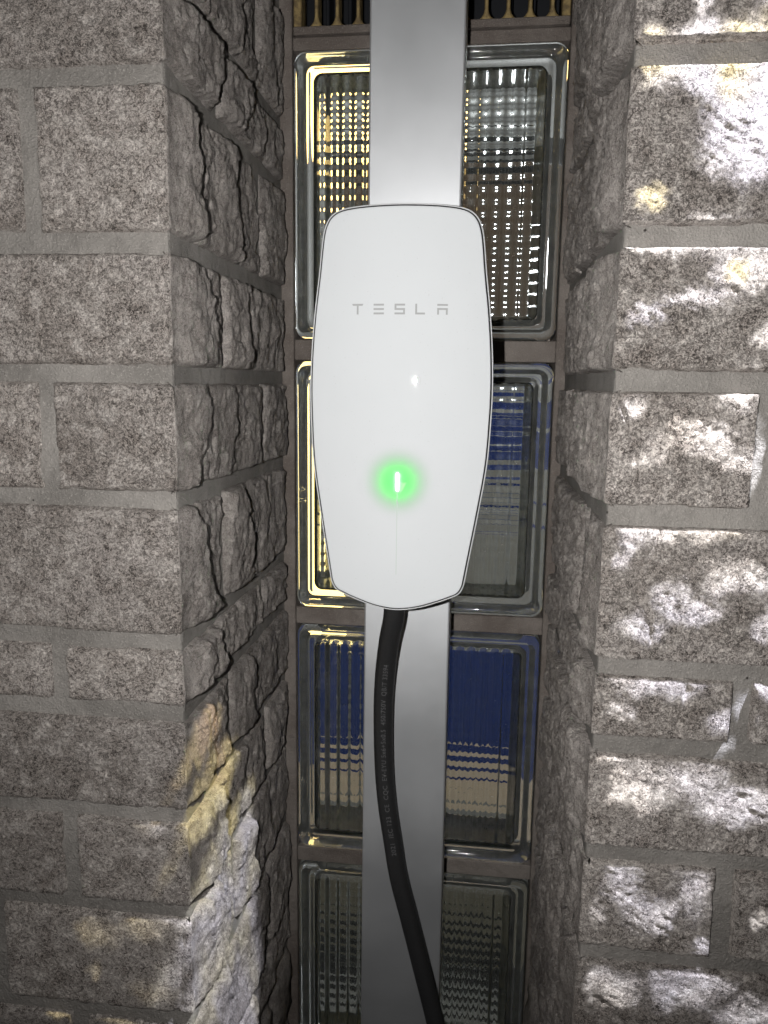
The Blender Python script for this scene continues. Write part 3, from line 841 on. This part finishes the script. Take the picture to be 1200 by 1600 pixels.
# status light: diode behind the glass, slim light bar in its slot, fine groove below
lz0, lz1 = H + LEDZ - .0085, H + LEDZ + .0078
def emis(name, c, s):
    b = MatB(name); b.set(Base_Color=(.8, .8, .8, 1)); b.P.inputs['Emission Color'].default_value = (*c, 1); b.P.inputs['Emission Strength'].default_value = s; return b.m
box('status_light', emis('green_white_light', (.55, 1.0, .6), 6.0), ch, CX - .0011, CX + .0011, FYC - .0004, FYC + .002, lz0, lz1, .0007, 2)
box('groove', simple('groove_grey', (.50, .56, .53), .5), ch, CX - .00035, CX + .00035, FYC - .00015, FYC + .001, H - .1655 * SC, lz0 - .0006)
dl = bpy.data.lights.new('status_diode', 'POINT'); dl.color = (.03, 1.0, .06); dl.energy = .036; dl.shadow_soft_size = .002
do = bpy.data.objects.new('status_diode', dl); COL.objects.link(do); do.location = (CX, FYC + .0185, H + LEDZ)

def lettering():
    """spaced letters T E S L A drawn with separated bars"""
    hh = .0087; lw = .0098; t = .00155
    xs = [-.0375, -.0187, -.0002, .0180, .0365]
    xs = [-.0352 - .0012, -.0176 - .0006, .0000 - .0003, .0180 - .0012, .0362 - .0008]
    zc = (.0603) * SC
    m = simple('lettering_grey', (.38, .385, .39), .9, Specular_IOR_Level=0.0)
    def poly(bm, P, x0):
        vs = [bm.verts.new((CX + x0 + x * lw, ysag(x0 + x * lw) - .0003, H + zc + z * hh)) for x, z in P]
        f = bm.faces.new(vs); 
    def rect(bm, a, b, c, d, x0): poly(bm, [(a, c), (b, c), (b, d), (a, d)], x0)
    v = t / hh; u = t / lw
    shapes = {
        'letter_t': lambda bm, x: (poly(bm, [(-.5, .5), (.5, .5), (.42, .5 - v), (-.42, .5 - v)], x), rect(bm, -u / 2, u / 2, -.5, .5 - v * 1.05, x)),
        'letter_e': lambda bm, x: (rect(bm, -.45, .45, .5 - v, .5, x), rect(bm, -.45, .45, -v / 2, v / 2, x), rect(bm, -.45, .45, -.5, -.5 + v, x)),
        'letter_s': lambda bm, x: (rect(bm, -.45, .45, .5 - v, .5, x), rect(bm, -.45, -.45 + u, v / 2, .5 - v, x), rect(bm, -.45, .45, -v / 2, v / 2, x), rect(bm, .45 - u, .45, -.5 + v, -v / 2, x), rect(bm, -.45, .45, -.5, -.5 + v, x)),
        'letter_l': lambda bm, x: (rect(bm, -.42, -.42 + u, -.5, .5, x), rect(bm, -.42 + u, .42, -.5, -.5 + v, x)),
        'letter_a': lambda bm, x: (rect(bm, -.45, .45, .5 - v, .5, x), rect(bm, -.45, .45, .12 - v, .12, x), rect(bm, -.45, -.45 + u, -.5, .12 - v, x), rect(bm, .45 - u, .45, -.5, .12 - v, x))}
    for (nm, fn), x in zip(shapes.items(), xs):
        bm = bmesh.new(); fn(bm, x); me = bpy.data.meshes.new(nm)
        for f in bm.faces:
            f.normal_update()
            if f.normal.y > 0: f.normal_flip()
        bm.to_mesh(me); bm.free(); part(nm, me, m, ch)
lettering()

# ------------------------------------------------------------------ the cable
RC = .0103
ctrl_px = [(617, 930, .715), (615, 965, .722), (608, 1002, .732), (602, 1050, .744), (599, 1107, .754), (600, 1190, .762), (605, 1255, .764), (614, 1315, .765), (623, 1370, .765), (641, 1440, .765), (662, 1523, .764), (681, 1600, .760), (696, 1680, .752)]
cpts = [on_front(*p) for p in ctrl_px]
cpts = [Vector(p) for p in cpts] + [Vector((.03, .72, .44)), Vector((.05, .66, .22)), Vector((.06, .56, .07)), Vector((.10, .40, .014)), Vector((.22, .22, .0115)), Vector((.5, .1, .0115))]
def catmull(P, n=12):
    Q = [P[0] * 2 - P[1]] + P + [P[-1] * 2 - P[-2]]; out = []
    for i in range(1, len(Q) - 2):
        for k in range(n):
            t = k / n; a, b, c, d = Q[i - 1], Q[i], Q[i + 1], Q[i + 2]
            out.append(.5 * ((2 * b) + (c - a) * t + (2 * a - 5 * b + 4 * c - d) * t * t + (3 * b - a - 3 * c + d) * t ** 3))
    return out + [P[-1]]
path = catmull(cpts)
TAN = [(path[min(i + 1, len(path) - 1)] - path[max(i - 1, 0)]).normalized() for i in range(len(path))]
def frame(t):
    s = t.cross(Vector((0, -1, 0)))
    s.normalize(); n = s.cross(t); n.normalize()
    if n.y > 0 and abs(n.y) > .2: n = -n; s = -s
    return s, n                               # side, towards the viewer
def tube(name, P, T, r, seg=24):
    V = []; Fc = []
    for p, t in zip(P, T):
        s, n = frame(t)
        for k in range(seg):
            a = 2 * PI * k / seg; V.append(p + (s * math.cos(a) + n * math.sin(a)) * (r + (.0006 if abs(a - .9 * PI / 3) < .2 else 0)))
    for i in range(len(P) - 1):
        for k in range(seg):
            j = (k + 1) % seg; Fc.append((i * seg + k, i * seg + j, (i + 1) * seg + j, (i + 1) * seg + k))
    Fc.append(tuple(range(seg))); Fc.append(tuple((len(P) - 1) * seg + k for k in reversed(range(seg))))
    me = pydata(name, V, Fc); bm = bmesh.new(); bm.from_mesh(me); bmesh.ops.recalc_face_normals(bm, faces=bm.faces); bm.to_mesh(me); bm.free(); return me
rub = MatB('black_rubber'); rn = rub.noise(240, 3, .6); rub.set(Base_Color=(.020, .020, .021, 1), Roughness=.52)
M_RUB = rub.out(Normal=rub.bump(rn, .0006, .35), Roughness=rub.mr(rn, .3, .7, .42, .62, False))
cable = tag(empty('charging_cable', path[0]), 'thick black charging cable with faint printed type marking, hanging from the charger', 'cable')
part('sheath', tube('sheath', path, TAN, RC), M_RUB, cable, True)

def cable_text():
    cu = bpy.data.curves.new('t', 'FONT'); cu.body = '2021  IEC 123  CE  CQC  EV-EYU 5x6+5x0.5  450/750V  QB/T 33594'; cu.size = .0068; cu.space_character = 1.12
    to = bpy.data.objects.new('t', cu); COL.objects.link(to)
    dg = bpy.context.evaluated_depsgraph_get(); me = bpy.data.meshes.new_from_object(to.evaluated_get(dg))
    bpy.data.objects.remove(to)
    # arclength of the path; the text runs upwards, beginning low on the cable
    cum = [0]
    for a, b in zip(path[:-1], path[1:]): cum.append(cum[-1] + (b - a).length)
    cum = np.array(cum)
    zs = [p.z for p in path]
    i0 = min(range(len(path)), key=lambda i: (path[i] - on_front(611, 1330, .765)).length)
    i1 = min(range(len(path)), key=lambda i: (path[i] - on_front(608, 1030, .74)).length)
    co = np.array([v.co[:] for v in me.vertices]); wid = co[:, 0].max()
    k = (cum[i0] - cum[i1]) / wid
    for v in me.vertices:
        sl = cum[i0] - v.co.x * k
        j = int(np.searchsorted(cum, sl)) - 1; j = max(0, min(j, len(path) - 2)); f = (sl - cum[j]) / (cum[j + 1] - cum[j])
        p = path[j].lerp(path[j + 1], f); t = TAN[j].lerp(TAN[j + 1], f).normalized(); s, n = frame(t)
        if s.x < 0: s = -s
        a = (v.co.y - .0024) / RC - .10            # angle about the cable from the viewer side
        v.co = p + (n * math.cos(a) + s * math.sin(a) * -1) * (RC + .0002)
    bm = bmesh.new(); bm.from_mesh(me); bm.to_mesh(me); bm.free()
    m = simple('faded_print', (.11, .11, .115), .7)
    part('printed_marking', me, m, cable)
cable_text()
print('stones', COUNT[0], 'tris', sum(len(o.data.polygons) * 2 for o in bpy.data.objects if o.type == 'MESH'))
